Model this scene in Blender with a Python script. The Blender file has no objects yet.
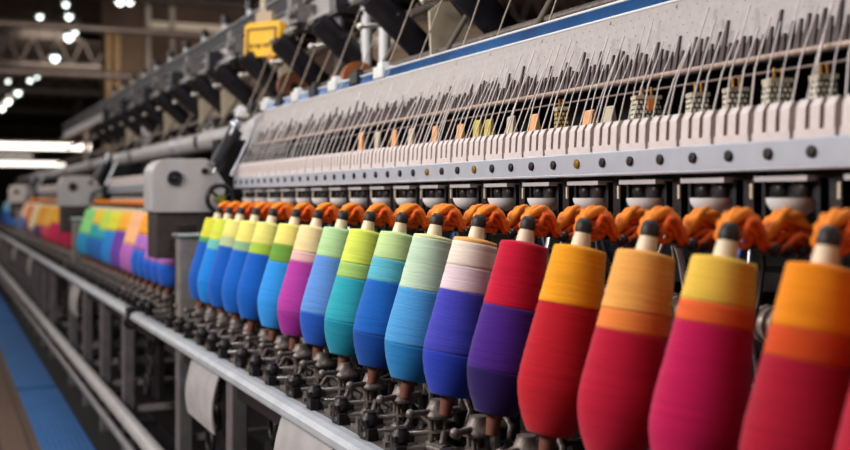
import bpy, math, random
from mathutils import Vector, Matrix
random.seed(7)
C = bpy.context.scene
COL = C.collection
PI = math.pi
H = 1.0                      # camera height above the floor
TH = math.atan(485/1100)     # yaw of the camera from the machine's long axis

# ------------------------------------------------------------------ camera
cd = bpy.data.cameras.new('camera'); cam = bpy.data.objects.new('camera', cd); COL.objects.link(cam)
cam.location = (0, 0, H); cam.rotation_euler = (PI/2, 0, -TH)
cd.sensor_width = 36; cd.lens = 1100/850*36; cd.shift_y = -27/850
cd.clip_start = .05; cd.clip_end = 200
cd.dof.use_dof = True; cd.dof.focus_distance = 1.8; cd.dof.aperture_fstop = 3.4
C.camera = cam
# ------------------------------------------------------------------ world, lights, exposure
w = bpy.data.worlds.new('world'); C.world = w; w.use_nodes = True
w.node_tree.nodes['Background'].inputs[0].default_value = (.95, .9, .9, 1)
w.node_tree.nodes['Background'].inputs[1].default_value = .035
C.view_settings.view_transform = 'Standard'; C.view_settings.look = 'None'
C.view_settings.exposure = 0.15; C.view_settings.gamma = 1; C.view_settings.use_curve_mapping = False
def area(name, loc, target, sx, sy, power, col=(1, 1, 1)):
    l = bpy.data.lights.new(name, 'AREA'); l.shape = 'RECTANGLE'; l.size = sx; l.size_y = sy; l.energy = power; l.color = col
    o = bpy.data.objects.new(name, l); COL.objects.link(o); o.location = loc
    o.rotation_euler = (Vector(target)-Vector(loc)).to_track_quat('-Z', 'Z').to_euler()
    return o
area('aisle_light', (-1.7, 1.9, 2.15), (.8, 1.9, .85), .6, 2.2, 88, (1, .97, .95))
area('aisle_light', (-1.3, 5.5, 2.6), (.8, 5.5, .8), .8, 3.0, 46, (1, .95, .9))
area('aisle_light', (-1.3, 11, 2.8), (.8, 11, .8), .8, 4.0, 60, (1, .95, .9))
area('machine_fill', (1.1, 2.3, 3.3), (1.0, 2.3, .9), .5, 3.0, 40, (.95, .97, 1))
area('machine_fill', (1.05, -.9, 1.55), (.93, 1.4, .80), .3, .3, 3, (1, .95, .9))  # low fill added to lift the dark row behind the bobbins; no lamp there
area('hall_fill', (2.5, 10, 4.0), (2.0, 14, 1.0), 2, 4, 260, (1, .85, .72))  # unseen area lights added to make the distant hall visible
area('hall_fill', (7, 11, 4.2), (9.5, 18, 2.2), 2, 3, 420, (1, .88, .8))  # added fill, aimed to lighten the right partition panel
area('hall_fill', (3.0, 24, 4.1), (1.0, 34, 1.5), 3, 6, 500, (1, .85, .7))

# ------------------------------------------------------------------ materials
def lin(hexs):
    v = [int(hexs[i:i+2], 16)/255 for i in (0, 2, 4)]
    return tuple(c/12.92 if c <= .04045 else ((c+.055)/1.055)**2.4 for c in v)+(1,)
MC = {}
def mat(hexs, rough=.5, metal=0., noise=0., nscale=40., bump=0., bscale=200., emit=0., sheen=0., coat=0.):
    k = (hexs, rough, metal, noise, nscale, bump, bscale, emit, sheen, coat)
    if k in MC: return MC[k]
    m = bpy.data.materials.new('mat_'+hexs); m.use_nodes = True; nt = m.node_tree; b = nt.nodes['Principled BSDF']
    b.inputs['Base Color'].default_value = lin(hexs); b.inputs['Roughness'].default_value = rough; b.inputs['Metallic'].default_value = metal
    b.inputs['Coat Weight'].default_value = coat; b.inputs['Sheen Weight'].default_value = sheen
    if emit: b.inputs['Emission Color'].default_value = lin(hexs); b.inputs['Emission Strength'].default_value = emit
    tc = nt.nodes.new('ShaderNodeTexCoord')
    if noise:
        n = nt.nodes.new('ShaderNodeTexNoise'); n.inputs['Scale'].default_value = nscale; n.inputs['Detail'].default_value = 5
        nt.links.new(tc.outputs['Object'], n.inputs['Vector'])
        mx = nt.nodes.new('ShaderNodeHueSaturation'); mx.inputs['Color'].default_value = lin(hexs)
        mr = nt.nodes.new('ShaderNodeMapRange'); mr.inputs['From Min'].default_value = .3; mr.inputs['From Max'].default_value = .7
        mr.inputs['To Min'].default_value = 1-noise; mr.inputs['To Max'].default_value = 1+noise
        nt.links.new(n.outputs['Fac'], mr.inputs['Value']); nt.links.new(mr.outputs[0], mx.inputs['Value'])
        nt.links.new(mx.outputs[0], b.inputs['Base Color'])
    if bump:
        n2 = nt.nodes.new('ShaderNodeTexNoise'); n2.inputs['Scale'].default_value = bscale; n2.inputs['Detail'].default_value = 4
        nt.links.new(tc.outputs['Object'], n2.inputs['Vector'])
        bp = nt.nodes.new('ShaderNodeBump'); bp.inputs['Strength'].default_value = bump; bp.inputs['Distance'].default_value = .002
        nt.links.new(n2.outputs['Fac'], bp.inputs['Height']); nt.links.new(bp.outputs[0], b.inputs['Normal'])
    MC[k] = m; return m
YC = {}
def yarn(hexs):
    """wound yarn: fine, slightly crossed turns around the local Z axis"""
    if hexs in YC: return YC[hexs]
    m = bpy.data.materials.new('yarn_'+hexs); m.use_nodes = True; nt = m.node_tree; b = nt.nodes['Principled BSDF']
    b.inputs['Roughness'].default_value = .85; b.inputs['Sheen Weight'].default_value = .15; b.inputs['Specular IOR Level'].default_value = .15
    tc = nt.nodes.new('ShaderNodeTexCoord')
    def wave(scale, dist, rot):
        mp = nt.nodes.new('ShaderNodeMapping'); mp.inputs['Rotation'].default_value = rot
        nt.links.new(tc.outputs['Object'], mp.inputs['Vector'])
        wv = nt.nodes.new('ShaderNodeTexWave'); wv.bands_direction = 'Z'; wv.inputs['Scale'].default_value = scale
        wv.inputs['Distortion'].default_value = dist; wv.inputs['Detail'].default_value = 3; wv.inputs['Detail Scale'].default_value = 1.2
        nt.links.new(mp.outputs[0], wv.inputs['Vector']); return wv
    w1 = wave(150, 3.5, (.10, .06, 0)); w2 = wave(60, 5, (-.12, .10, 0))
    n = nt.nodes.new('ShaderNodeTexNoise'); n.inputs['Scale'].default_value = 1; n.inputs['Detail'].default_value = 4
    mp = nt.nodes.new('ShaderNodeMapping'); mp.inputs['Scale'].default_value = (14, 14, 330); mp.inputs['Rotation'].default_value = (.08, .05, 0)
    nt.links.new(tc.outputs['Object'], mp.inputs['Vector']); nt.links.new(mp.outputs[0], n.inputs['Vector'])
    def math_(op, a, bb):
        x = nt.nodes.new('ShaderNodeMath'); x.operation = op
        for i, v in enumerate((a, bb)):
            if isinstance(v, (int, float)): x.inputs[i].default_value = v
            else: nt.links.new(v, x.inputs[i])
        return x.outputs[0]
    s = math_('ADD', math_('MULTIPLY', w1.outputs['Fac'], .25), math_('MULTIPLY', w2.outputs['Fac'], .12))
    s = math_('ADD', s, math_('MULTIPLY', n.outputs['Fac'], 1.3))
    mr = nt.nodes.new('ShaderNodeMapRange'); mr.inputs['From Min'].default_value = .4; mr.inputs['From Max'].default_value = 1.2
    mr.inputs['To Min'].default_value = .84; mr.inputs['To Max'].default_value = 1.12
    nt.links.new(s, mr.inputs['Value'])
    hs = nt.nodes.new('ShaderNodeHueSaturation'); hs.inputs['Color'].default_value = lin(hexs)
    nt.links.new(mr.outputs[0], hs.inputs['Value']); nt.links.new(hs.outputs[0], b.inputs['Base Color'])
    bp = nt.nodes.new('ShaderNodeBump'); bp.inputs['Strength'].default_value = .4; bp.inputs['Distance'].default_value = .0015
    nt.links.new(s, bp.inputs['Height']); nt.links.new(bp.outputs[0], b.inputs['Normal'])
    YC[hexs] = m; return m

M_black = mat('17141a', .4, 0, .3, 60)
M_dark = mat('2b2526', .45, .5, .4, 90, .3, 150)
M_iron = mat('746963', .48, .45, .45, 120, .4, 160)
M_brown = mat('3a2f2b', .6, .2, .4, 30)
M_steel = mat('b9bcc4', .3, .75, .1, 60, .1, 80)
M_rod = mat('e2d8cc', .3, .6)
M_rail = mat('abadb1', .5, .15, .12, 14, .15, 60)
M_paint = mat('b8b3b3', .45, .1, .10, 12, .15, 40)
M_panel = mat('ada4a2', .5, .05, .08, 90, .15, 300)
M_strip = mat('bfc2cc', .35, .25, .05, 30)
M_comb = mat('d9ccc8', .5, 0, .08, 60)
M_pinkline = mat('6e4f48', .6, 0, .2, 80)
M_cream = mat('cfbfa4', .55, 0, .12, 30)
M_white = mat('e4e3e2', .4, 0, .05, 30)
M_orange = mat('ff8f14', .65, 0, .22, 130, .7, 600)
M_orange2 = mat('f06008', .7, 0, .3, 130, .7, 600)
M_tube = mat('e6d3b4', .5, 0, .08, 60)
M_wood = mat('6f4232', .5, 0, .2, 60)
M_thread = mat('e0d4d0', .7)
M_brass = mat('b8874a', .35, .7, .2, 60)

# ------------------------------------------------------------------ mesh builder
class MB:
    def __init__(s): s.v = []; s.f = []; s.sm = []; s.mi = []; s.cur = 0
    def add(s, vs, fs, smooth=False, mx=None):
        o = len(s.v)
        s.v += [tuple(mx @ Vector(p)) if mx else tuple(p) for p in vs]
        s.f += [tuple(o+i for i in f) for f in fs]; s.sm += [smooth]*len(fs); s.mi += [s.cur]*len(fs); return s
    def box(s, c, d, rot=None):
        x, y, z = [q/2 for q in d]
        vs = [(a*x, b*y, cc*z) for a in (-1, 1) for b in (-1, 1) for cc in (-1, 1)]
        mx = Matrix.Translation(c) @ (rot.to_4x4() if rot else Matrix.Identity(4))
        return s.add(vs, [(0, 1, 3, 2), (4, 6, 7, 5), (0, 4, 5, 1), (2, 3, 7, 6), (0, 2, 6, 4), (1, 5, 7, 3)], False, mx)
    def bx(s, x0, x1, y0, y1, z0, z1): return s.box(((x0+x1)/2, (y0+y1)/2, (z0+z1)/2), (x1-x0, y1-y0, z1-z0))
    def lathe(s, prof, mx=None, n=20, caps=True):
        """prof: (radius, z) pairs along local Z"""
        vs = []; fs = []
        for r, z in prof:
            for i in range(n): a = 2*PI*i/n; vs.append((r*math.cos(a), r*math.sin(a), z))
        for j in range(len(prof)-1):
            for i in range(n): fs.append((j*n+i, j*n+(i+1) % n, (j+1)*n+(i+1) % n, (j+1)*n+i))
        s.add(vs, fs, True, mx)
        if caps:
            for j, rev in ((0, True), (len(prof)-1, False)):
                r, z = prof[j]
                if r > 1e-6:
                    ring = [(r*math.cos(2*PI*i/n), r*math.sin(2*PI*i/n), z) for i in range(n)]
                    s.add(ring, [tuple(reversed(range(n))) if rev else tuple(range(n))], False, mx)
        return s
    def cyl(s, p0, p1, r0, r1=None, n=14):
        r1 = r0 if r1 is None else r1
        p0, p1 = Vector(p0), Vector(p1); d = p1-p0
        mx = Matrix.Translation(p0) @ d.to_track_quat('Z', 'Y').to_matrix().to_4x4()
        return s.lathe([(r0, 0), (r1, d.length)], mx, n)
    def ball(s, c, r, n=12, sq=(1, 1, 1)):
        pr = [(r*math.sin(PI*i/8), -r*math.cos(PI*i/8)) for i in range(9)]
        return s.lathe(pr, Matrix.Translation(c) @ Matrix.Diagonal((*sq, 1)), n, False)
    def tube(s, pts, r, n=8, closed=False):
        pts = [Vector(p) for p in pts]; m = len(pts); vs = []; fs = []
        rr = r if isinstance(r, (list, tuple)) else [r]*m
        t0 = (pts[1]-pts[0]).normalized(); nrm = t0.orthogonal().normalized()
        for j in range(m):
            a = pts[(j-1) % m] if closed or j > 0 else pts[j]; b = pts[(j+1) % m] if closed or j < m-1 else pts[j]
            t = (b-a).normalized(); nrm = (nrm - t*nrm.dot(t)).normalized(); bi = t.cross(nrm)
            for i in range(n): q = 2*PI*i/n; vs.append(pts[j]+(nrm*math.cos(q)+bi*math.sin(q))*rr[j])
        for j in range(m if closed else m-1):
            k = (j+1) % m
            for i in range(n): fs.append((j*n+i, j*n+(i+1) % n, k*n+(i+1) % n, k*n+i))
        s.add(vs, fs, True)
        if not closed:
            s.add([vs[i] for i in range(n)], [tuple(reversed(range(n)))]); s.add([vs[(m-1)*n+i] for i in range(n)], [tuple(range(n))])
        return s
    def torus(s, c, R, r, axis='Y', n=20, k=8):
        c = Vector(c); pts = []
        for i in range(n):
            a = 2*PI*i/n; u, v = R*math.cos(a), R*math.sin(a)
            pts.append(c+Vector({'Y': (u, 0, v), 'X': (0, u, v), 'Z': (u, v, 0)}[axis]))
        return s.tube(pts, r, k, True)
    def prism(s, poly, y0, y1, plane='XZ', smooth=False):
        """polygon in XZ extruded along Y, or in YZ extruded along X"""
        n = len(poly)
        f = (lambda a, b, t: (a, t, b)) if plane == 'XZ' else (lambda a, b, t: (t, a, b))
        vs = [f(a, b, y0) for a, b in poly]+[f(a, b, y1) for a, b in poly]
        s.add(vs, [(i, (i+1) % n, n+(i+1) % n, n+i) for i in range(n)], smooth)
        s.add(vs, [tuple(reversed(range(n))), tuple(range(n, 2*n))]); return s
    def mesh(s, name, mats):
        me = bpy.data.meshes.new(name); me.from_pydata(s.v, [], s.f); me.polygons.foreach_set('use_smooth', s.sm)
        for m in (mats if isinstance(mats, (list, tuple)) else [mats]): me.materials.append(m)
        me.polygons.foreach_set('material_index', s.mi); me.update()
        import bmesh
        bm = bmesh.new(); bm.from_mesh(me); bmesh.ops.recalc_face_normals(bm, faces=bm.faces); bm.to_mesh(me); bm.free()
        return me
    def build(s, name, mats, parent=None, bevel=0, loc=None, rot=None):
        return put(name, s.mesh(name, mats), parent, loc, rot, bevel)
def put(name, me, parent=None, loc=None, rot=None, bevel=0):
    o = bpy.data.objects.new(name, me); COL.objects.link(o); o.parent = parent
    if loc: o.location = loc
    if rot: o.rotation_euler = rot
    if bevel:
        b = o.modifiers.new('bevel', 'BEVEL'); b.width = bevel; b.segments = 2; b.limit_method = 'ANGLE'; b.angle_limit = .7
    return o
def tag(o, label, cat, group=None):
    o['label'] = label; o['category'] = cat
    if group: o['group'] = group
    return o
def thing(name, label, cat, loc=(0, 0, 0), rot=(0, 0, 0), group=None):
    o = bpy.data.objects.new(name, None); COL.objects.link(o); o.location = loc; o.rotation_euler = rot
    return tag(o, label, cat, group)
def struct(o): o['kind'] = 'structure'; return o
def copy_tree(o, parent=None):
    c = o.copy(); COL.objects.link(c); c.parent = parent
    for ch in list(o.children): copy_tree(ch, c)
    return c
def Z(d): return H+d      # heights are written relative to the camera's eye

# ------------------------------------------------------------------ the hall
def plank_mat():
    m = bpy.data.materials.new('floor_planks'); m.use_nodes = True; nt = m.node_tree; b = nt.nodes['Principled BSDF']
    tc = nt.nodes.new('ShaderNodeTexCoord'); mp = nt.nodes.new('ShaderNodeMapping'); mp.inputs['Rotation'].default_value = (0, 0, PI/2)
    br = nt.nodes.new('ShaderNodeTexBrick'); br.inputs['Color1'].default_value = lin('5a4438'); br.inputs['Color2'].default_value = lin('6b5244')
    br.inputs['Mortar'].default_value = lin('241a16'); br.inputs['Scale'].default_value = 1; br.inputs['Brick Width'].default_value = 1.6
    br.inputs['Row Height'].default_value = .11; br.inputs['Mortar Size'].default_value = .004
    nt.links.new(tc.outputs['Object'], mp.inputs[0]); nt.links.new(mp.outputs[0], br.inputs['Vector']); nt.links.new(br.outputs[0], b.inputs['Base Color'])
    b.inputs['Roughness'].default_value = .6; return m
struct(MB().bx(-5, 12, -4, 62, -.1, 0).build('floor', plank_mat()))
M_ceil = mat('3a302d', .8, 0, .5, 1.2); M_wall = mat('4a3e3a', .8, 0, .45, .9)
struct(MB().bx(-5, 12, -4, 62, 4.6, 4.7).build('ceiling', M_ceil))
struct(MB().bx(-5, 12, 62, 62.2, 0, 4.7).build('wall_back', M_wall))
struct(MB().bx(12, 12.2, -4, 62, 0, 4.7).build('wall_right', mat('a89888', .8, 0, .25, .8)))
struct(MB().bx(-5.2, -5, -4, 62, 0, 4.7).build('wall_left', M_wall))
struct(MB().bx(-5, 12, -4.2, -4, 0, 4.7).build('wall_front', M_wall))
M_beam = mat('241c1a', .7, .2, .4, 4)
for i, y in enumerate((12, 15.5, 24, 30, 37, 46)):
    mb = MB().bx(-5, 12, y, y+.12, 4.3, 4.6).bx(-5, 12, y, y+.1, 3.72, 3.80)
    for k in range(34):
        x = -5+k*.5; mb.cyl((x, y+.05, 3.76), (x+.25, y+.05, 4.32), .02, n=6).cyl((x+.25, y+.05, 4.32), (x+.5, y+.05, 3.76), .02, n=6)
    struct(mb.build('trim_%d' % (i+1), M_beam))
# partition with a pale top beam and beige panel, far behind the machine
def upx(u, Y):                     # X of a point at distance Y that appears u pixels from the vanishing point
    ct, st = math.cos(TH), math.sin(TH); return u*Y*ct/(1202.2-st*u)
def zat(dy, X, Y): return H+dy/1100*(X*math.sin(TH)+Y*math.cos(TH))
Yp = 18.
x0, x1 = upx(163, Yp), upx(215, Yp)
pw = thing('wall_partition', 'tall brown wall partition with beige door frame and pale upper beam far behind', 'partition', (0, Yp, 0))
MB().bx(upx(163, Yp), 6.5, .12, .2, 0, 4.3).build('panel', mat('57463c', .8, 0, .3, 1.5), pw)
MB().bx(6.5, 11.9, .12, .2, 0, 4.3).build('panel', mat('a08c7c', .8, 0, .3, 1.0), pw)
xa, xb = upx(209, Yp), upx(290, Yp)
MB().bx(xa, 9.5, -.03, .12, zat(166, xa, Yp), zat(177, xa, Yp)).build('top_beam', mat('f0e4d2', .6, 0, .05, 5), pw)
MB().bx(upx(178, Yp), upx(212, Yp), .04, .12, 1.2, zat(165, 3, Yp)).build('door_leaf', mat('7a6550', .7, 0, .2, 2), pw)
for a, b in ((166, 171), (174, 180)):
    MB().bx(upx(a, Yp), upx(b, Yp), -.02, .12, 0, zat(168, 3, Yp)).build('door_frame', mat('caa678', .6, 0, .2, 3), pw)
for ux in (208, 232):
    X = upx(ux, 16); tag(MB().cyl((X, 16, 0), (X, 16, 4.3), .045, n=10).build('steel_column', mat('8e857e', .5, .3, .2, 5)),
        'slim grey column standing %s the pale upper beam' % ('beside the beige door, under' if ux == 208 else 'further along'), 'column')
for dy, nm in ((175, 'highest'), (127, 'lower')):
    Y = 15.2; X = upx(60, Y); z = zat(dy, X, Y)
    tag(MB().cyl((-4.5, Y, z), (7.5, Y, z), .055, n=10).build('overhead_pipe', mat('6e6460', .4, .5, .2, 5)), '%s of the two grey pipes crossing the hall in the distance' % nm, 'pipe')
# small high-bay lamps in rows
M_lamp = mat('f4fff8', .5, emit=4)
lamp_p = None; LAMPS = []
def bay_lamp(x, y, z, s):
    global lamp_p
    if lamp_p is None:
        o = thing('hanging_lamp', '', 'lamp')
        MB().lathe([(.03, .14), (.05, .10), (.12, 0)], None, 14, False).build('lamp_shade', mat('b8b8b4', .3, .6), o)
        MB().ball((0, 0, .0), .062, 12, (1, 1, 1.35)).build('bulb', M_lamp, o); lamp_p = o
    else: o = copy_tree(lamp_p)
    z = min(z, 4.38); o.location = (x, y, z)
    for c in o.children: c.scale = (s, s, s)
    LAMPS.append((o, z, s)); return o
for i, (px, py, s) in enumerate([(2, 108, .8), (8, 101, .9), (18, 92, .95), (37, 75, .9), (55, 57, 1.2), (69, 36, 1.25), (75, 30, 1), (78, 26, .8), (69, 16, .9), (40, 15, .8), (66, 4, .8), (120, 0, 1.1), (130, 1, .8), (30, 80, .7), (8, 81, .6)]):
    u = px+60; Y = 24-px*.06; X = upx(u, Y); D = X*math.sin(TH)+Y*math.cos(TH)
    o = bay_lamp(X, Y, H+(198-py)/1100*D, s*.95)
    tag(o, 'small round hanging lamp glowing in the sloping row beneath the ceiling', 'lamp', 'small lamps beneath the ceiling')
for o, z, s_ in LAMPS: MB().cyl((0, 0, .12*s_), (0, 0, 4.6-z), .008, n=6).build('cord', M_black, o)
for i, (Y, dy, ua, ub) in enumerate(((30, 53, 20, 150), (43, 35, 20, 124), (36, 43, 20, 92))):
    xa, xb = upx(ua, Y), upx(ub, Y); z = zat(dy, xa, Y)
    o = thing('fluorescent_fixture', ('nearest and highest', 'farthest and lowest', 'thin middle')[i]+' glowing strip light far down the hall', 'light fixture', (0, Y, z))
    t = .075 if i < 2 else .02
    MB().bx(xa, xb, -.06, .06, -t, t).build('tube', mat('fff4e8', .5, emit=2.6 if i < 2 else 1), o)
    MB().bx(xa-.05, xb+.05, -.1, .1, t, t+.06).build('housing', M_brown, o)
    MB().cyl((xa+.3, 0, t+.05), (xa+.3, 0, 4.6-z), .01, n=6).cyl((xb-.3, 0, t+.05), (xb-.3, 0, 4.6-z), .01, n=6).build('hanger', M_black, o)

# ------------------------------------------------------------------ blue mats and low rails on the aisle side
def mat_blue():
    m = mat('29609c', .6, 0, .12, 6); m = m.copy(); nt = m.node_tree; b = nt.nodes['Principled BSDF']
    tc = nt.nodes['Texture Coordinate']; wv = nt.nodes.new('ShaderNodeTexWave'); wv.bands_direction = 'X'; wv.inputs['Scale'].default_value = 14
    nt.links.new(tc.outputs['Object'], wv.inputs['Vector']); bp = nt.nodes.new('ShaderNodeBump'); bp.inputs['Strength'].default_value = .5; bp.inputs['Distance'].default_value = .004
    nt.links.new(wv.outputs['Fac'], bp.inputs['Height']); nt.links.new(bp.outputs[0], b.inputs['Normal']); return m
MBL = mat_blue()
ys = [0.2, 2.8, 6.1, 9.4, 12.7, 16.0, 19.3]
struct(MB().bx(.5625, 1.2, -1, 20, 0, .01).build('trim_7', mat('1b1617', .6, .1, .3, 6)))  # floor under the machine coloured near-black for the shade there
desc = ['blue floor mat lying closest to the viewer beside the brown planks', 'blue floor mat nearest in view on the aisle floor', 'second blue floor mat along the aisle, past the first seam',
        'third blue floor mat along the aisle', 'fourth blue floor mat, small in the distance', 'farthest blue floor mat of the aisle']
for i in range(6):
    tag(MB().bx(.366, .562, ys[i], ys[i+1]-.07, 0, .012).build('floor_mat', MBL, bevel=.004), desc[i], 'floor mat', 'blue mats along the aisle')
def low_rail(x, z, r, name, label):
    o = thing(name, label, 'rail', (x, .2, z)); MB().cyl((0, 0, 0), (0, 18, 0), r, n=16).build('pipe', M_paint if r > .02 else mat('8b8686', .4, .4, .1, 20), o)
    for k in range(28):
        y = .4+k*.62+.05; MB().box((.04, y, 0), (.09, .02, .02)).build('bracket', M_dark, o)
low_rail(.585, Z(-.755), .025, 'guard_rail', 'thick grey pipe rail running low beside the machine legs')
low_rail(.545, Z(-.79), .013, 'guard_rail', 'thin grey pipe rail running below and outside the thicker one')

# ------------------------------------------------------------------ the spinning machine
def gear(mb, c, R, n=14, t=.012):
    poly = []
    for i in range(n*2):
        a = 2*PI*i/(n*2); rr = R if i % 2 else R*.86; poly += [(c[1]+rr*math.cos(a-.06), c[2]+rr*math.sin(a-.06)), (c[1]+rr*math.cos(a+.06), c[2]+rr*math.sin(a+.06))]
    mb.prism(poly, c[0], c[0]+t, 'YZ')
# shared meshes
def stand_meshes():
    d = {}
    m = MB().box((0, 0, .004), (.040, .044, .008))
    m.lathe([(.017, .008), (.017, .012), (.010, .016)], None, 16); d['base'] = m.mesh('base', M_iron)
    m = MB()
    for a in range(4):
        x, y = .0125*math.cos(a*PI/2+.6), .0125*math.sin(a*PI/2+.6); m.cyl((x, y, .010), (x, y, .045), .0032, n=8)
    m.cyl((0, 0, .01), (0, 0, .045), .006, n=10)
    m.lathe([(.019, .026), (.019, .029)], None, 6); d['cage'] = m.mesh('cage', M_iron)
    m = MB().lathe([(.022, .044), (.023, .046), (.023, .049), (.016, .053), (.012, .062), (.0115, .066)], None, 8); d['cap'] = m.mesh('cap', M_iron)
    m = MB().cyl((-.040, -.014, .052), (.035, .012, .050), .0038).ball((-.042, -.015, .052), .0065)
    m.tube([(.02, -.01, .02), (.035, -.012, .03), (.045, -.004, .05), (.04, .008, .068)], .0035, 6); d['lever'] = m.mesh('lever', M_iron)
    m = MB().lathe([(.014, 0), (.014, .006), (.010, .009), (.010, .016), (.014, .019), (.014, .028), (.010, .031), (.009, .036)], None, 7).box((.003, -.002, .023), (.026, .018, .008))
    m.box((.0, .016, .012), (.016, .012, .022)).box((-.004, -.014, .008), (.014, .010, .016)); d['knob'] = m.mesh('knob', M_dark)
    m = MB().cyl((0, 0, 0), (.042, 0, 0), .0028, n=8); d['rod'] = m.mesh('rod', M_rod)
    m = MB().lathe([(.016, 0), (.012, .012), (.012, .05), (.018, .052), (.018, .058), (.006, .062), (.005, .09)], None, 10).box((.0, .03, .02), (.02, .02, .04)).cyl((0, 0, .03), (0, .05, .045), .004, n=8)
    d['rear'] = m.mesh('rear', M_dark)
    m = MB().box((0, 0, .004), (.05, .03, .008)).box((.006, 0, .018), (.008, .026, .022)).cyl((-.018, 0, .008), (-.018, 0, .018), .006, n=6).tube([(.01, 0, .028), (.02, .01, .042), (.035, .02, .040), (.05, .01, .030)], .004, 6).cyl((.0, -.02, .022), (.0, .02, .022), .005, n=8)
    d['clip'] = m.mesh('clip', M_iron)
    return d
SM = stand_meshes()
def comb_mesh():
    m = MB(); p = .068
    m.box((0, 0, .004), (.016, p*.90, .010))
    for i in range(3):
        y = (i-1)*.0215
        m.prism([(-.008, .0), (.008, .0), (.008, .038), (.004, .043), (-.001, .042), (-.006, .034)], y-.0072, y+.0072)
    m.cur = 1
    for i in range(2): y = (i-.5)*.0215; m.bx(-.003, .006, y-.0038, y+.0038, .004, .034)
    return m.mesh('comb_block', [M_comb, M_pinkline])
CM = comb_mesh()
def drive_meshes():
    d = {}
    d['bar'] = MB().box((-.008, 0, .022), (.03, .086, .006)).mesh('bar', M_paint)
    m = MB().box((.012, 0, .008), (.03, .082, .022)).box((-.002, -.044, .0), (.012, .006, .045)).box((-.002, .044, .0), (.012, .006, .045)); d['body'] = m.mesh('body', M_black)
    d['disc'] = MB().lathe([(.0135, 0), (.0135, .006), (.006, .008)], Matrix.Translation((-.004, -.015, .010)) @ Matrix.Rotation(-PI/2, 4, 'Y'), 18).lathe([(.010, 0), (.010, .006), (.003, .008)], Matrix.Translation((-.004, .020, .010)) @ Matrix.Rotation(-PI/2, 4, 'Y'), 16).mesh('disc', M_dark)
    m = MB(); pr = [(.030*math.sin(t*PI/12), -.030*math.cos(t*PI/12)*.75) for t in range(0, 7)]
    m.lathe(pr, Matrix.Translation((-.004, 0, .000)), 20); d['cup'] = m.mesh('cup', M_white)
    d['post'] = MB().box((0, .068, -.01), (.02, .018, .085)).mesh('post', M_dark)
    d['tag'] = MB().box((-.012, .060, .008), (.003, .004, .018)).mesh('tag', M_cream)
    return d
DM = drive_meshes()
PITCH = .14
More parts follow.
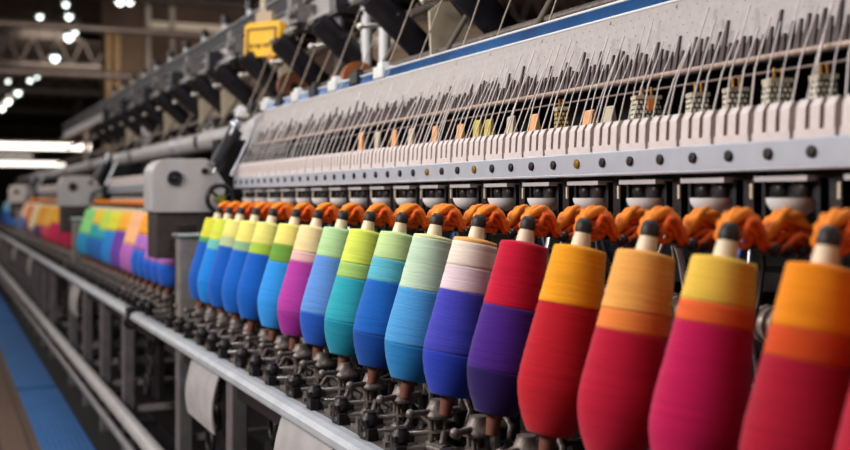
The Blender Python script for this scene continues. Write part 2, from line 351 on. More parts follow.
def machine(name, label, y0, y1, first=False, ext=0, gap=.18):
    o = thing(name, label, 'machine', (0, y0, 0)); L = y1-y0
    # front rail: rounded aluminium edge
    poly = [(.632, Z(-.390)), (.612, Z(-.388)), (.600, Z(-.392)), (.593, Z(-.400)), (.592, Z(-.412)), (.598, Z(-.418)), (.632, Z(-.418))]
    MB().prism(poly, 0 if first else -gap+.002, L, smooth=False).build('front_rail', M_rail, o, bevel=.003)
    MB().bx(.632, 1.10, 0, L, Z(-.405), Z(-.39)).build('spindle_deck', mat('6a605c', .45, .5, .4, 40, .2, 80), o)
    MB().bx(1.085, 1.10, 0, L, .05, Z(.29)).build('back_plate', mat('1c1719', .7, 0, .3, 10), o)
    # perforated guide strip
    m = MB().bx(.858, .875, 0, L, Z(.034), Z(.0655)).bx(.858, .878, 0, L, Z(.031), Z(.036))
    m.build('guide_strip', M_strip, o, bevel=.002)
    ns = int(L/.068)
    hole = MB().lathe([(.0068, 0), (.0068, .003), (.004, .0035)], Matrix.Rotation(-PI/2, 4, 'Y'), 12).mesh('bolt_hole', M_dark)
    hole_b = MB().lathe([(.0068, 0), (.0068, .003), (.004, .0035)], Matrix.Rotation(-PI/2, 4, 'Y'), 12).mesh('bolt_hole', mat('8a6a20', .4, .3))
    for i in range(ns):
        y = L-.03-i*.068
        put('bolt_hole', hole_b if (first and i in (30, 25, 22)) else hole, o, (.858, y, Z(.050)))
        put('comb_block', CM, o, (.868, y, Z(.0655)))
    # spindle stands and drive units
    nb = int(L/PITCH)
    for i in range(nb):
        y = L-.10-i*PITCH
        a = math.sin(i*2.3)*.12
        s = put('spindle_stand', SM['base'], o, (.700, y, Z(-.39)), (0, 0, a)); s.scale = (1.15, 1.15, 1.22)
        put('rail_bracket', SM['clip'], o, (.664, y+.066, Z(-.39)), (0, 0, a*2))
        for k in ('cage', 'cap', 'lever'): put({'cage': 'post_cage', 'cap': 'cap', 'lever': 'lever'}[k], SM[k], s)
        kb = put('knob', SM['knob'], s, (-.055, -.012+.006*math.sin(i*1.7), 0))
        put('rod', SM['rod'], s, (-.050, -.004, .026)); put('rod', SM['rod'], s, (-.050, -.020, .012))
        s = put('rear_stand', SM['rear'], o, (.755, y+.03, Z(-.39)), (0, 0, i*1.1))
        s = put('rear_stand', SM['rear'], o, (.82, y-.02, Z(-.39)), (0, 0, i*2.1))
        dv = put('drive_unit', DM['body'], o, (.895, y, Z(.0)))
        for k in ('bar', 'disc', 'cup', 'post', 'tag'): put({'bar': 'top_bar', 'disc': 'disc', 'cup': 'cup', 'post': 'post', 'tag': 'white_tag'}[k], DM[k], dv)
    # rollers behind the bobbins
    for (x, z, r) in ((.93, -.155, .012), (.98, -.26, .010)):
        m = MB().cyl((x, 0, Z(z)), (x, L, Z(z)), r, n=12)
        k = 0; y = .05
        while y < L-.1:
            R = r*1.75; m.cyl((x, y, Z(z)), (x, y+.045, Z(z)), R, n=16)
            for q in range(3): m.cyl((x, y+.006+q*.014, Z(z)), (x, y+.011+q*.014, Z(z)), R+.003, n=16)
            y += .07
        m.build('roller', mat('c8bcb0', .35, .45, .25, 60), o)
    # hanging hoses and wires behind
    rnd = random.Random(int(y0*10)+3)
    ns_ = min(90, int(L/.033))
    for i in range(ns_):
        y = L*(i+.5)/ns_; x = .90+rnd.uniform(-.01, .06); pts = []
        a, b = rnd.uniform(-.02, .02), rnd.uniform(-.025, .025)
        for t in range(9):
            f = t/8; pts.append((x+.02*math.sin(f*6+i), y+a*math.sin(f*5)+b*f, Z(-.04-.345*f)))
        MB().tube(pts, rnd.choice((.0022, .003, .0045)), 6).build('hose', rnd.choice((M_dark, M_black, M_iron, M_steel, M_steel, M_rod, mat('2a4c96', .5))), o)
    MB().bx(.93, 1.05, 0, L, Z(-.33), Z(-.30)).bx(.97, 1.07, 0, L, Z(-.12), Z(-.095)).build('inner_beam', M_dark, o)
    # pale thread panel, guide bar, dark pins with thread shade coloured in
    if name == 'spinning_machine' and first or ext:
        L2 = L+ext
        MB().prism([(.934, Z(.172)), (.9395, Z(.197)), (.9535, Z(.197)), (.948, Z(.172))], 0, L2).build('lower_shade_band', mat('4e3e3b', .6, 0, .3, 40), o)  # brown strip puts the shade between the threads into colour
        m = MB().prism([(.9395, Z(.197)), (.958, Z(.280)), (.972, Z(.280)), (.9535, Z(.197))], 0, L2); m.build('thread_panel', M_panel, o, bevel=.002)
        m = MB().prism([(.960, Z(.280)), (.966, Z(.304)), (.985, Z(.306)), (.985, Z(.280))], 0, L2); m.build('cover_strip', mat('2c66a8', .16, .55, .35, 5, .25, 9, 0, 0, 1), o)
        m = MB().cyl((.958, 0, Z(.281)), (.958, L2, Z(.281)), .0022, n=8).cyl((.966, 0, Z(.305)), (.966, L2, Z(.305)), .0022, n=8); m.build('bright_edge', M_white, o)
        MB().cyl((.918, 0, Z(.171)), (.918, L2, Z(.171)), .0036, n=10).build('guide_bar', mat('b39a8c', .5, .2, .15, 30), o)
        MB().cyl((.922, 0, Z(.153)), (.922, L2, Z(.153)), .0018, n=8).build('guide_bar', mat('7d6a62', .5, .2), o)
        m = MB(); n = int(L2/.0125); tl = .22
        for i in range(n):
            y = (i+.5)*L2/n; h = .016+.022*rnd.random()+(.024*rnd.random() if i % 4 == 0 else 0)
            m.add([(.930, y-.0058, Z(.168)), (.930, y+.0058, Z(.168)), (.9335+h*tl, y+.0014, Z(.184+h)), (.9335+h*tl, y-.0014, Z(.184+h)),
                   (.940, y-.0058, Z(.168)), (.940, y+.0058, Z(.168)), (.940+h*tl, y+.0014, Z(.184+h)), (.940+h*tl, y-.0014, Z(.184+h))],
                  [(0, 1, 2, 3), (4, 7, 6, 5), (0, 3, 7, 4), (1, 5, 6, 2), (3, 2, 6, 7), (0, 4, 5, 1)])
        m.build('needle_shade_row', mat('4a3a38', .6, .0, .4, 50), o)  # dark pins that also draw the shadows between threads
        m = MB(); n = int(L2/.0227)
        for r_ in range(5):
            for i in range(n):
                f = (.36+r_*.13); m.ball((.9365+.022*f, (i+.5*(r_ % 2)+.2*rnd.random())*.0227, Z(.180+.100*f)), .0015, 6)
        m.build('eyelet_rows', mat('a79c9a', .4, .3), o)
        m = MB()
        for i in range(int(L2/.17)): m.box((1.03, .1+i*.17, Z(.17)), (.05, .05, .13))
        m.bx(.93, 1.085, 0, L2, Z(.085), Z(.095)); m.build('rib_row', M_black, o)
        MB().prism([(.90, Z(.17)), (.93, Z(.255)), (.97, Z(.285)), (1.03, Z(.25)), (1.03, Z(.15)), (.93, Z(.14))], L2, L2+.10).build('end_cap', M_paint, o, bevel=.01)
    # legs and lower parts
    nl = max(1, int(L/.62))
    for i in range(nl):
        y = L-.27-i*.62
        MB().bx(.625, .665, y-.028, y+.028, 0, Z(-.405)).build('leg', mat('7b7475', .45, .4, .2, 20), o, bevel=.004)
        MB().bx(.66, 1.08, y-.012, y+.012, Z(-.80), Z(-.78)).bx(.66, 1.08, y-.012, y+.012, Z(-.70), Z(-.685)).build('cross_bar', mat('a39c98', .45, .4), o)
        if (i in (1, 2) if first else i % 3 == 1):
            m = MB(); pr = []
            for t in range(9): f = t/8; pr.append((.624-.022*math.sin(f*PI*.75), Z(-.420-.155*f)))
            inner = [(x+.004, z) for x, z in reversed(pr)]
            ga = -.15 if first and i == 2 else .08; m.prism(pr+inner, y+ga, y+ga+.31, smooth=False); m.build('splash_guard', mat('b7b1b0', .45, .2, .12, 20), o)
        m = MB(); yy = y-.15
        gear(m, (.70, yy, Z(-.52)), .05); gear(m, (.70, yy+.07, Z(-.60)), .04); m.torus((.69, yy, Z(-.52)), .026, .006, 'X').torus((.69, yy-.07, Z(-.60)), .03, .007, 'X').torus((.69, yy+.01, Z(-.68)), .035, .008, 'X')
        m.bx(.71, .73, yy-.12, yy+.10, Z(-.72), Z(-.43)); m.build('gear_casting', M_dark, o)
    MB().bx(.80, 1.08, 0, L, .02, .10).bx(.64, .68, 0, L, Z(-.47), Z(-.42)).build('base_beam', M_dark, o)
    return o
Y1, Y2, Y3, Y4 = 3.46, 6.35, 11.2, 16
machine('spinning_machine', 'nearest long bay of the spinning machine, with pale thread panel and silver front rail', .35, Y1, True)
machine('spinning_machine', 'second bay of the spinning machine, beyond the first grey gable housing', Y1+.18, Y2)
machine('spinning_machine', 'third bay of the spinning machine, behind the second grey gable housing', Y2+.18, Y3)
machine('spinning_machine', 'farthest bay of the spinning machine, tiny at the end of the row', Y3+.18, Y4)

# dark gap filling rail joint clamp at (133,312)
tag(MB().box((.607, 3.86, Z(-.40)), (.045, .05, .05)).torus((.60, 3.86, Z(-.425)), .02, .007, 'Y').build('rail_clamp', M_black, bevel=.004), 'black clamp gripping the silver front rail near the first gable', 'clamp')

# ------------------------------------------------------------------ gable housings between bays
def gable(y, label):
    o = thing('gable_housing', label, 'machine housing', (0, y, 0))
    poly = []
    for t in range(7): a = PI-t*PI/12; poly.append((.655+.05*math.cos(a), Z(.074)+.05*math.sin(a)))
    poly += [(.77, Z(.124)), (.79, Z(.110)), (.835, Z(.040)), (.815, Z(-.044)), (.605, Z(-.044))]
    MB().prism(poly, 0, .17).build('casing', M_paint, o, bevel=.006)
    b = MB().lathe([(.024, 0), (.024, .008), (.016, .010), (.016, .006), (.006, .006), (.006, .014)], Matrix.Translation((.672, -.001, Z(.062))) @ Matrix.Rotation(PI/2, 4, 'X'), 20).build('round_port', M_black, o)
    MB().lathe([(.010, 0), (.010, .006)], Matrix.Translation((.765, -.001, Z(.085))) @ Matrix.Rotation(PI/2, 4, 'X'), 12).build('screw', M_dark, o)
    MB().bx(.615, .79, .01, .16, Z(-.39), Z(-.044)).build('lower_casing', mat('4a4240', .6, .2, .3, 20), o, bevel=.004) if False else MB().bx(.615, .79, .01, .16, Z(-.19), Z(-.044)).build('lower_casing', mat('3e3534', .6, .2, .3, 20), o, bevel=.004)
    MB().bx(.70, .78, .03, .14, Z(-.39), Z(-.19)).build('column', M_brown, o)
    # pillar in front
    MB().bx(.655, .735, -.16, -.10, Z(-.39), Z(-.118)).build('pillar', mat('8a827e', .45, .2, .2, 20), o, bevel=.003)
    MB().bx(.645, .742, -.17, -.09, Z(-.118), Z(-.106)).build('pillar_cap', M_steel, o, bevel=.003)
    MB().box((.67, -.13, Z(-.094)), (.03, .03, .024)).cyl((.70, -.13, Z(-.106)), (.70, -.13, Z(-.08)), .01).bx(.66, .72, -.1, .02, Z(-.16), Z(-.13)).build('pillar_latch', M_dark, o)
    MB().bx(.89, 1.084, .0, .03, Z(-.38), Z(.185)).build('bulkhead', M_black, o)
    # black damper and bright bar
    MB().cyl((.800, -.02, Z(.105)), (.865, .0, Z(.215)), .024, n=18).cyl((.795, -.02, Z(.095)), (.800, -.02, Z(.107)), .028, n=18).build('damper', M_black, o)
    MB().cyl((.79, -.02, Z(.08)), (.86, -.02, Z(.235)), .005, n=10).cyl((.84, -.045, Z(.07)), (.905, -.045, Z(.20)), .006, n=10).ball((.866, 0, Z(.235)), .02).build('bright_bar', M_steel, o)
    # hand wheel
    m = MB().torus((.805, -.05, Z(-.002)), .042, .008, 'Y', 24)
    for k in range(3): a = k*2*PI/3+.4; m.cyl((.805, -.05, Z(-.002)), (.805+.04*math.cos(a), -.05, Z(-.002)+.04*math.sin(a)), .005, n=8)
    m.build('hand_wheel', M_black, o)
    MB().cyl((.805, -.06, Z(-.002)), (.805, .02, Z(-.002)), .014).build('wheel_hub', mat('8a8c40', .4, .5), o)
    MB().bx(.80, .90, .03, .14, Z(-.19), Z(.10)).bx(.62, 1.09, .03, .14, Z(-.42), Z(-.39)).bx(.82, 1.05, .05, .13, Z(.10), Z(.19)).build('back_frame', M_dark, o)
    return o
gable(Y1+.005, 'nearest grey chamfered gable housing, with black damper and hand wheel')
gable(Y2+.005, 'second grey gable housing, between the teal and the crimson bobbins')
gable(Y3+.005, 'farthest grey gable housing, tiny beyond the crimson bobbins')

# grey longitudinal tube beyond the thread panel
o = thing('header_tube', 'thick grey header tube running above the far bays with round plugs', 'tube', (0, 3.6, 0))
MB().cyl((1.02, .0, Z(.235)), (1.02, 13, Z(.235)), .042, n=24).build('tube_body', M_paint, o)
for k in range(7):
    y = 1.0+k*1.75
    MB().lathe([(.026, 0), (.026, .008), (.018, .010), (.018, .004), (.006, .004), (.006, .012)], Matrix.Translation((.982, y, Z(.235))) @ Matrix.Rotation(-PI/2, 4, 'Y'), 18).build('round_plug', M_black, o)
    MB().torus((1.02, y+.5, Z(.235)), .044, .006, 'Y', 24).build('collar', M_steel, o)
for k in range(7):
    MB().bx(1.0, 1.04, .4+k*2, .46+k*2, Z(-.1), Z(.2)).build('support', M_dark, o)

# ------------------------------------------------------------------ perforated label tags between comb and panel
def dotted(hexs):
    m = mat(hexs, .6).copy(); nt = m.node_tree; b = nt.nodes['Principled BSDF']; tc = nt.nodes['Texture Coordinate']
    br = nt.nodes.new('ShaderNodeTexBrick'); br.inputs['Color1'].default_value = lin(hexs); br.inputs['Color2'].default_value = lin(hexs)
    br.inputs['Mortar'].default_value = lin('2a2018'); br.inputs['Scale'].default_value = 1; br.inputs['Brick Width'].default_value = .0062; br.inputs['Row Height'].default_value = .0066; br.inputs['Mortar Size'].default_value = .0011; br.offset = .5
    mp = nt.nodes.new('ShaderNodeMapping'); mp.inputs['Rotation'].default_value = (PI/2, 0, 0)
    sp = nt.nodes.new('ShaderNodeSeparateXYZ'); cb = nt.nodes.new('ShaderNodeCombineXYZ'); ad = nt.nodes.new('ShaderNodeMath'); ad.operation = 'ADD'
    nt.links.new(tc.outputs['Object'], sp.inputs[0]); nt.links.new(sp.outputs[0], ad.inputs[0]); nt.links.new(sp.outputs[1], ad.inputs[1])
    nt.links.new(ad.outputs[0], cb.inputs[0]); nt.links.new(sp.outputs[2], cb.inputs[1]); nt.links.new(cb.outputs[0], br.inputs['Vector']); nt.links.new(br.outputs[0], b.inputs['Base Color']); return m
M_dot = dotted('fff4d8')
def perf_tag(px, wpx, top, kind):
    """top: image height of the tag's upper edge above the horizon, in pixels"""
    X = .905; u = px+60; D = 1202.2*X/u; y = (D-X*math.sin(TH))/math.cos(TH)
    w = wpx/1100*D; zt = top/1100*D; zb = .09
    m = MB(); a = w/2
    m.prism([(X-a, Z(zb)), (X+a, Z(zb)), (X+a*(.42 if kind < 2 else .0), Z(zt)), (X-a*(.8 if kind < 2 else .35), Z(zt-.003))], y-.012, y+.012)
    org = Vector((X, y, Z(zb))); m.v = [tuple(Vector(p)-org) for p in m.v]
    return m, org, zt-zb, w, kind
spots = [(825, 27, 122, 0), (779, 32, 118, 0), (737, 27, 109, 0), (699, 25, 104, 0), (648, 36, 101, 0), (610, 11, 92, 2), (590, 13, 88, 3), (562, 15, 90, 1), (535, 10, 84, 3), (512, 10, 82, 2), (490, 11, 79, 4), (478, 8, 78, 4), (461, 7, 74, 3), (436, 7, 72, 3), (412, 7, 70, 2), (395, 6, 68, 3), (378, 6, 66, 2), (362, 6, 66, 3)]
names = {0: 'large cream card dotted with dark holes, behind the white comb', 1: 'short yellowish card with dark specks behind the comb', 2: 'narrow cream pointed card', 3: 'narrow orange-tipped pointed card', 4: 'narrow olive yellow pointed card'}
order = ['rightmost', 'second from right', 'third from right', 'fourth from right', 'with an orange fleck',
         'right of the orange-tipped cards', 'nearest the large dotted cards', 'between two orange ones', 'left of the yellowish card', 'next after it to the left', 'brightest olive one', 'beside the olive one', 'mid comb', 'left of mid comb', 'small, over the purple bobbins', 'small, over the pale blue bobbin', 'tiny, near the comb end', 'tiniest, nearest the comb end']
for i, (px, wpx, top, kind) in enumerate(spots):
    m, org, hh, ww, kd = perf_tag(px, wpx, top, kind)
    bm_ = {0: M_dot, 1: dotted('dcc068'), 2: M_cream, 3: mat('eeaa6c', .6, 0, .1, 80), 4: mat('c8b04c', .6, 0, .1, 80)}[kind]
    o = thing('thread_card', (names[kind]+', '+order[i]), 'card', org, (0, 0, -.35 if kind < 2 else 0), 'cards behind the comb')
    m.build('plate', bm_, o)
    if kind < 2:
        MB().bx(-ww*.42, ww*.32, -.014, .014, hh-.004, hh+.001).build('rim', M_cream, o)
        MB().cyl((-ww*.15, 0, hh), (-ww*.15, 0, hh+.014), .0022, n=6).cyl((ww*.1, 0, hh), (ww*.1, 0, hh+.014), .0022, n=6).build('pin', M_brass, o)
    if i == 4: MB().bx(-.004, .006, -.016, -.012, hh-.02, hh-.004).build('fleck', mat('f08a3c', .6), o)

# ------------------------------------------------------------------ threads
rnd = random.Random(5)
y = Y1-.05; i = 0
thr = []
while y > .55:
    z2 = .205+.055*rnd.random(); x2 = .930+.022*(z2-.180)/.100
    yo = y+.034+rnd.uniform(-.008, .012)
    pts = [(.869, y, Z(.107)), (.893+.004*rnd.random(), y+(yo-y)*.5, Z(.155)), (x2-.004, yo, Z(z2))]
    thr.append((pts, .0009+.0005*rnd.random())); y -= .0228*((1 if rnd.random() < .75 else .5) if y < 2.1 else 1.6)
for pts, r in thr:
    tag(MB().tube(pts, r, 5).build('thread', M_thread), 'fine pale thread slanting from the white comb up to the pale panel', 'thread', 'threads between comb and panel')
# looser threads reaching the overhead creel
for i in range(16):
    y = .9+i*.19+rnd.uniform(-.05, .05)
    pts = [(.955, y, Z(.27)), (1.0, y+.02, Z(.36)), (1.10+.02*rnd.random(), y+.05, Z(.60))]
    tag(MB().tube(pts, .0016, 5).build('thread', mat('b7a593', .6)), 'thicker beige thread rising from the panel top to the overhead creel', 'thread', 'threads up to the creel')

# ------------------------------------------------------------------ overhead creel
cr = thing('overhead_creel', 'long grey and black overhead creel frame with slanted black cylinders', 'machine frame', (0, 0, 0))
MB().prism([(1.13, Z(.660)), (1.13, Z(.725)), (1.16, Z(.735)), (1.20, Z(.72)), (1.20, Z(.66))], 1.0, 11.6).build('top_rail', mat('17151a', .6, 0, .2, 20), cr, bevel=.004)
MB().cyl((1.128, 1.0, Z(.728)), (1.128, 11.6, Z(.728)), .006, n=8).cyl((1.128, 1, Z(.665)), (1.128, 11.6, Z(.665)), .004, n=8).build('bright_edge', M_steel, cr)
MB().bx(1.14, 1.19, 1.0, 11.6, Z(.585), Z(.660)).bx(1.11, 1.145, 1.0, 11.6, Z(.580), Z(.592)).build('channel', M_paint, cr)
br_m = MB().prism([(1.06, Z(.515)), (1.06, Z(.530)), (1.135, Z(.60)), (1.20, Z(.60)), (1.20, Z(.515))], -.012, .012).box((1.09, .0, Z(.535)), (.11, .08, .012)).mesh('bracket', M_dark)
cyl_m = MB().cyl((1.00, 0, Z(.50)), (1.19, 0, Z(.335)), .036, n=22).cyl((.993, 0, Z(.506)), (1.002, 0, Z(.498)), .030, n=22).torus((1.05, 0, Z(.457)), .001, .0375, 'Y', 6).mesh('black_cylinder', M_black)
pan_m = MB().prism([(1.06, Z(.325)), (1.055, Z(.44)), (1.10, Z(.475)), (1.17, Z(.40)), (1.09, Z(.335))], -.004, .004).mesh('cream_plate', M_cream)
rod_m = MB().cyl((1.03, 0, Z(.29)), (1.18, .02, Z(.52)), .007, n=8).mesh('slanted_rod', mat('8e7f74', .4, .4))
rod2 = MB().cyl((1.02, 0, Z(.455)), (1.12, 0, Z(.47)), .006, n=8).ball((1.02, 0, Z(.455)), .010).mesh('bright_lever', M_rod)
post_m = MB().cyl((1.13, 0, Z(.29)), (1.13, 0, Z(.55)), .017, n=12).mesh('white_post', M_white)
box_m = MB().box((1.11, 0, Z(.61)), (.07, .11, .06)).box((1.09, .02, Z(.655)), (.04, .05, .04)).cyl((1.07, -.03, Z(.61)), (1.05, -.03, Z(.61)), .02).mesh('motor_box', mat('6e6866', .45, .3, .3, 20))
bx2_m = MB().box((1.10, 0, Z(.60)), (.06, .06, .08)).cyl((1.1, 0, Z(.55)), (1.1, 0, Z(.50)), .022).mesh('black_motor', M_black)
kn_m = MB().cyl((1.15, 0, Z(.73)), (1.15, 0, Z(.765)), .012, n=10).mesh('white_stud', M_white)
kh_m = MB().cyl((1.15, 0, Z(.765)), (1.15, 0, Z(.80)), .019, n=12).mesh('black_cap', M_black)
rc = random.Random(12)
for i in range(16):
    y = 1.75+i*.42
    put('black_cylinder', cyl_m, cr, (0, y, 0)); (put('cream_plate', pan_m, cr, (0, y+.20, 0)) if i in (1, 4, 6, 7, 9, 12) else None)
    put('slanted_rod', rod_m, cr, (0, y+.11, 0)); put('bright_lever', rod2, cr, (0, y+.15, 0))
    if i in (2, 7, 11): put('white_post', post_m, cr, (0, y+.25, 0)); put('white_post', post_m, cr, (0, y+.39, 0))
    put('bracket', br_m, cr, (0, y, 0)); put('bracket', br_m, cr, (0, y+.205, 0))
    put('motor_box' if i % 2 == 0 else 'black_motor', box_m if i % 2 == 0 else bx2_m, cr, (0, y+.1, 0))
    st = put('white_stud', kn_m, cr, (0, y+.1, 0)); put('black_cap', kh_m, st)
for i in range(5):
    y = 1.1+i*2.35; MB().bx(1.21, 1.25, y, y+.05, 0, Z(.70)).build('upright', mat('6b6462', .5, .3, .2, 10), cr)
MB().cyl((1.08, 1.0, Z(.345)), (1.08, 11.6, Z(.345)), .010, n=10).cyl((1.17, 1.0, Z(.50)), (1.17, 11.6, Z(.50)), .012, n=10).build('cross_shaft', M_iron, cr)
# clamps holding the cover strip at its far part
for i in range(9):
    y = 2.45+i*.17
    tag(MB().box((.975, y, Z(.300)), (.04, .06, .03)).box((.97, y+.0, Z(.318)), (.02, .03, .015)).build('strip_clamp', M_black if i % 2 else M_white, bevel=.004),
        ('black' if i % 2 else 'white')+' clamp block seated on the blue cover strip, towards its far end', 'clamp', ('black' if i % 2 else 'white')+' clamps on the cover strip')
# pulleys
for (px, y_, X, col, lb) in ((292, 87, 1.06, '7a4a30', 'brown round pulley behind the cover strip, under a black cylinder'), (358, 79, 1.10, 'b06a3c', 'orange brown round pulley beside the white posts')):
    D = 1202.2*X/(px+60); yy = (D-X*math.sin(TH))/math.cos(TH); zz = (198-y_)/1100*D
    o = thing('pulley', lb, 'pulley', (X, yy, Z(zz)))
    MB().lathe([(.05, -.012), (.05, -.008), (.040, 0), (.05, .008), (.05, .012)], Matrix.Rotation(PI/2, 4, 'X'), 24).build('wheel', mat(col, .5, .1, .2, 30), o)
    MB().cyl((0, -.03, 0), (0, .03, 0), .012).build('hub', M_dark, o)

# yellow tag box
X = 1.06; D = 1202.2*X/325; yy = (D-X*math.sin(TH))/math.cos(TH); zz = 158/1100*D
o = thing('yellow_tag_box', 'bright yellow box hanging from the overhead creel', 'box', (X, yy, Z(zz)), (0, .05, .66))
MB().prism([(-.076, -.062), (.076, -.062), (.076, .05), (.056, .062), (-.076, .062)], -.02, .02, 'YZ').build('case', mat('ffc020', .45, 0, .08, 20), o, bevel=.005)
MB().bx(-.024, -.020, -.064, .064, .034, .040).bx(-.024, -.020, .058, .064, -.05, .04).bx(-.024, -.020, -.064, -.058, -.02, .04).build('border_line', mat('4a3410', .6), o)
m = MB()
for k in range(6):
    m.bx(-.0235, -.020, -.05+k*.018, -.05+k*.018+(.010 if k % 2 else .006), -.030, -.016)
m.build('marks', mat('5a4014', .6), o)
MB().bx(-.01, .01, -.05, -.02, -.078, -.062).build('latch', mat('e0901c', .5), o)
MB().bx(-.012, .012, -.035, .035, .062, .10).build('bracket', mat('b09a80', .5, .3), o)
MB().tube([(0, 0, .09), (0, .012, .13), (0, -.008, .16), (0, 0, .20)], .006, 8).cyl((0, .02, .09), (0, .02, .26), .005).build('hook', M_cream, o)

# ------------------------------------------------------------------ bobbins and orange guide arms
BL, TILT = .2372, math.atan(.046/.233)
XB = .701
def prof(t):
    """radius at t (0 top, 1 bottom)"""
    k = [(0, .0325), (.015, .0340), (.35, .0420), (.60, .0484), (.67, .0498), (.72, .0502), (.76, .0497), (.80, .0482), (.84, .0458), (.88, .0427), (.92, .0388), (.96, .0342), (1, .0290)]
    for (a, ra), (b, rb) in zip(k, k[1:]):
        if t <= b: return ra+(rb-ra)*(t-a)/(b-a)
    return k[-1][1]
BAND = {}
def band_mesh(t0, t1, hexs, lo=False):
    k = (round(t0, 3), round(t1, 3), hexs, lo)
    if k in BAND: return BAND[k]
    n = max(2, int((t1-t0)*(14 if lo else 64))); pr = []; rr = random.Random(int(t0*100))
    for i in range(n+1):
        t = t0+(t1-t0)*i/n; pr.append((prof(t)+(0 if lo else rr.uniform(-.0003, .0003)), BL*(1-t)))
    r0 = pr[0][0]; r1 = pr[-1][0]
    pr = [(r0-.006 if t0 > 0 else .012, pr[0][1]+(0 if t0 > 0 else .003))]+pr+[(r1-.006 if t1 < 1 else .010, pr[-1][1])]
    pr = list(reversed(pr))
    m = MB(); m.lathe(pr, None, 20 if lo else 48)
    BAND[k] = m.mesh('yarn_band', yarn(hexs)); return BAND[k]
TUBE = MB().lathe([(.0135, BL-.005), (.012, BL+.010), (.0095, BL+.024), (.0092, BL+.026)], None, 18).mesh('tube', M_tube)
M_tip = mat('241a18', .55)
TIP = MB().lathe([(.0095, BL+.018), (.0106, BL+.021), (.0112, BL+.028), (.0100, BL+.034), (.0065, BL+.039), (.0001, BL+.040)], None, 16).mesh('tip', M_tip)
PIN = MB().lathe([(.0085, -.030), (.0095, -.02), (.012, .002)], None, 14).mesh('wooden_pin', M_wood)
def bobbin(y, bands, label, group=None, lo=False):
    o = thing('yarn_bobbin', label, 'bobbin', (XB, y, Z(-.297)), (0, TILT, 0), group)
    t = 0
    for (t1, hexs) in bands:
        put('yarn_band', band_mesh(t, t1, hexs, lo), o); t = t1
    put('tube', TUBE, o); put('tip', TIP, o); put('wooden_pin', PIN, o); return o
def arm_meshes():
    P = [(-.012, -.006), (-.013, .004), (-.009, .013), (.0, .018), (.012, .018), (.022, .011), (.029, .0), (.036, -.005), (.044, .002), (.052, .013), (.064, .018), (.078, .014), (.090, .004), (.098, -.008), (.095, -.020)]
    def cr_(f):
        n = len(P)-1; x = f*n; i = min(int(x), n-1); t = x-i
        p0, p1, p2, p3 = P[max(i-1, 0)], P[i], P[i+1], P[min(i+2, n)]
        return [0.5*((2*p1[k])+(-p0[k]+p2[k])*t+(2*p0[k]-5*p1[k]+4*p2[k]-p3[k])*t*t+(-p0[k]+3*p1[k]-3*p2[k]+p3[k])*t**3) for k in (0, 1)]
    m = MB(); N = 56
    for s in range(4):
        pts = []
        for j in range(N+1):
            f = j/N; x, z = cr_(f); a = f*15+s*PI/2
            pts.append((x+.0028*math.cos(a), .008*math.sin(a)*(1 if s % 2 else .8), z+.0045*math.cos(a)))
        m.tube(pts, .0052, 7)
    outer = m.mesh('outer_cord', M_orange)
    m = MB()
    for s in range(6):
        pts = []; rr = random.Random(s+3)
        for j in range(15):
            f = j/14; x = -.004+.094*f; z = -.004+.009*math.sin(f*9+s*1.3)-.010*f+(.010 if .1 < f < .35 else 0); pts.append((x, (s-2.5)*.0055, z))
        m.tube(pts, .0042, 6)
    m.torus((.012, 0, -.002), .012, .004, 'Y', 16, 6).torus((.066, 0, -.006), .012, .004, 'Y', 16, 6)
    inner = m.mesh('inner_cord', M_orange2)
    m = MB()
    for x, z, r in ((.098, -.004, .0075), (.040, -.018, .008), (.056, -.020, .007), (.078, -.020, .007)):
        m.ball((x, -.014, z), r, 10); m.cyl((x, -.014, z), (x, .016, z), r*.7, n=8)
    m.cyl((.02, .004, -.014), (.13, .004, -.002), .006, n=8)
    knobs = m.mesh('end_knob', M_black)
    return outer, inner, knobs
A1, A2, A3 = arm_meshes()
TX = XB+math.sin(TILT)*(BL+.029); TZ = -.297+math.cos(TILT)*(BL+.029)
def arm(y, label, group=None):
    o = thing('cord_guide_arm', label, 'guide arm', (TX+.015, y+.010, Z(TZ-.001)), (0, 0, math.sin(y*40)*.06), group)
    put('outer_cord', A1, o); put('inner_cord', A2, o); put('end_knob', A3, o); return o
def y_of_tip(px):
    D = 1202.2*TX/(px+60); return (D-TX*math.sin(TH))/math.cos(TH)
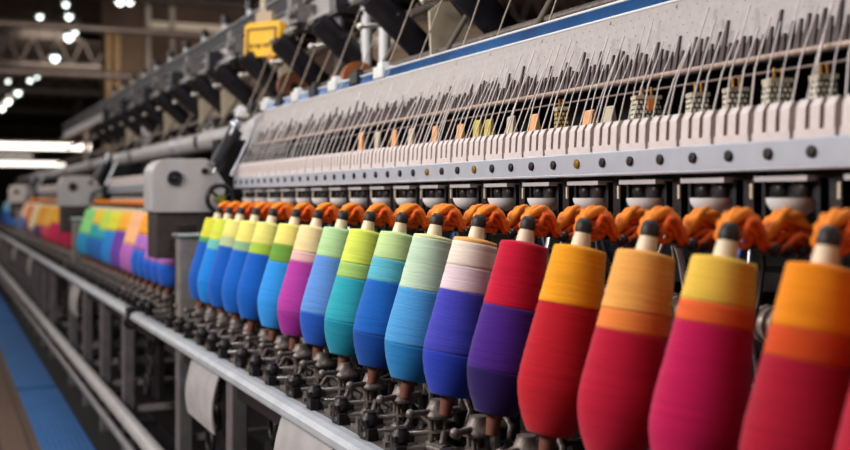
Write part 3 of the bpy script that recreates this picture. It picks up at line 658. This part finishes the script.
near = [
 (930, [(.25, 'f09418'), (1, 'b01030')], 'orange and crimson'),
 (829, [(.25, 'f08a10'), (.37, 'd04818'), (1, 'a80a2a')], 'orange topped bobbin with rust band and crimson lower body'),
 (729, [(.20, 'eec04a'), (.29, 'e8622c'), (1, 'bc084c')], 'yellow topped bobbin with narrow red-orange band and magenta-red lower body'),
 (650, [(.29, 'f6aa54'), (.39, 'f0843c'), (1, 'b80a30')], 'peach topped bobbin with orange band and crimson-red lower body'),
 (584, [(.31, 'f5a01c'), (1, 'ba1024')], 'two-coloured bobbin, amber above and red below'),
 (528, [(.38, 'c40c34'), (.75, '451c80'), (1, '261058')], 'crimson topped bobbin with purple body and dark violet base'),
 (479, [(.025, 'f4b868'), (.18, 'f0e0d0'), (.34, 'e6cfd4'), (.73, '4040b0'), (1, '263cae')], 'cream and pale pink bobbin with violet-blue body'),
 (437, [(.02, 'e8e8a8'), (.38, 'c4dcc0'), (.76, '4c9ad6'), (1, '247cba')], 'pale mint topped bobbin with light sky-blue lower body'),
 (402, [(.20, 'c6e09a'), (.37, '5cb4c8'), (.76, '1660b8'), (1, '0e489c')], 'pale green topped bobbin with aqua band and deep blue body'),
 (370, [(.27, 'dce860'), (.39, 'a4c870'), (.74, '2ca4b4'), (1, '1888a0')], 'lime yellow topped bobbin with turquoise body'),
 (343, [(.25, 'b8dca0'), (.74, '6090d8'), (1, '1e54b4')], 'pale green topped bobbin with periwinkle body and blue base'),
 (318, [(.24, 'f6dca0'), (.33, 'eab4b0'), (.8, 'b03a9c'), (1, '98288c')], 'cream topped bobbin with pink band and magenta body'),
 (296, [(.20, 'f2e478'), (.37, '6c9c3c'), (1, '2e90e0')], 'yellow topped bobbin with leaf-green band and bright blue body'),
 (273, [(.22, 'ece47c'), (.33, 'a4c444'), (1, '0e5cbc')], 'yellow topped bobbin with lime band and royal blue body'),
 (256, [(.23, 'f2e678'), (.33, '8cb48c'), (1, '1060c0')], 'yellow topped bobbin with sage band and blue body, beside the lime-banded one'),
 (241, [(.20, 'f0e680'), (.31, 'b4c498'), (1, '1058b8')], 'yellow topped bobbin with pale sage band and blue body'),
 (229, [(.25, 'd8e050'), (.37, '6cbcb4'), (1, '1a80d8')], 'lime topped bobbin with aqua band and azure body, near the gable'),
 (219, [(.24, 'dcd840'), (.3, '4c9c60'), (1, '1458b4')], 'last bobbin of the nearest bay, yellow above blue, half hidden by the hand wheel'),
]
KEYS = ['outermost orange and crimson bobbin', 'rust-banded bobbin', 'magenta-red bobbin', 'peach and crimson bobbin', 'amber and red bobbin', 'crimson and purple bobbin', 'cream and violet-blue bobbin', 'mint and sky-blue bobbin', 'aqua-banded deep blue bobbin', 'turquoise bobbin', 'periwinkle bobbin', 'magenta bobbin with cream top', 'leaf-green banded bobbin', 'lime-banded royal blue bobbin', 'sage-banded blue bobbin', 'pale-sage-banded blue bobbin', 'aqua-banded azure bobbin', 'half hidden bobbin by the hand wheel']
for (px, bands, lb), key in zip(near, KEYS):
    y = y_of_tip(px)
    if px == 930:
        lb = 'orange and crimson bobbin just past the right edge'
    bobbin(y, bands, lb)
    arm(y, 'orange cord guide arm hooked over the '+key)
def spread(y0, y1, schemes, bay):
    n = int((y1-y0)/PITCH)
    for i in range(n):
        y = y0+.02+i*PITCH; f = i/(n-1); s = schemes[min(int(f*len(schemes)), len(schemes)-1)]
        bobbin(y, s[0], '%s bobbin standing in the %s bay' % (s[1], bay), '%s bobbins of the %s bay' % (s[1], bay), True)
        arm(y, 'small orange cord guide arm above the bobbins of the %s bay' % bay, 'orange guide arms of the %s bay' % bay)
spread(Y1+.24, Y2-.1, [
 ([(.45, 'f8c078'), (.7, 'b878c8'), (1, '2058c0')], 'peach, lilac and blue'),
 ([(.35, 'f6a838'), (.6, 'b070c0'), (1, '1c60c4')], 'orange, lilac and blue'),
 ([(.55, 'fcbc88'), (1, 'b468b8')], 'peach and orchid'),
 ([(.35, 'f8b438'), (1, '6a3ca0')], 'amber and purple'),
 ([(.38, 'e0dc40'), (1, '2080cc')], 'yellow and azure'),
 ([(.40, 'c0dc58'), (.6, '2c9cb4'), (1, '1460ac')], 'lime, teal and blue'),
 ([(.30, 'f4c83c'), (.6, '2ca0a0'), (1, '1460a4')], 'golden, teal and blue'),
 ([(.55, '8cd480'), (1, '1c88bc')], 'mint green and blue')], 'second')
spread(Y2+.28, Y3-.1, [
 ([(.3, 'f49a28'), (1, 'b00c44')], 'orange and wine red'),
 ([(.45, 'fcb838'), (1, 'd01050')], 'amber and raspberry'),
 ([(.6, 'fcc050'), (1, 'e04060')], 'golden and rose'),
 ([(.65, 'f8ac34'), (1, '5a3070')], 'bright orange and plum'),
 ([(.8, 'ecdcb4'), (1, '8a7a80')], 'cream and grey'),
 ([(.6, 'd8703c'), (1, '803040')], 'rust and maroon'),
 ([(.5, 'e0b090'), (1, '3870b0')], 'beige and denim')], 'third')
spread(Y3+.28, Y4-1.5, [([(.5, '4ca0dc'), (1, '1c60b0')], 'sky and cobalt'), ([(.4, '74b8e0'), (1, '2050a0')], 'pale blue and navy')], 'farthest')
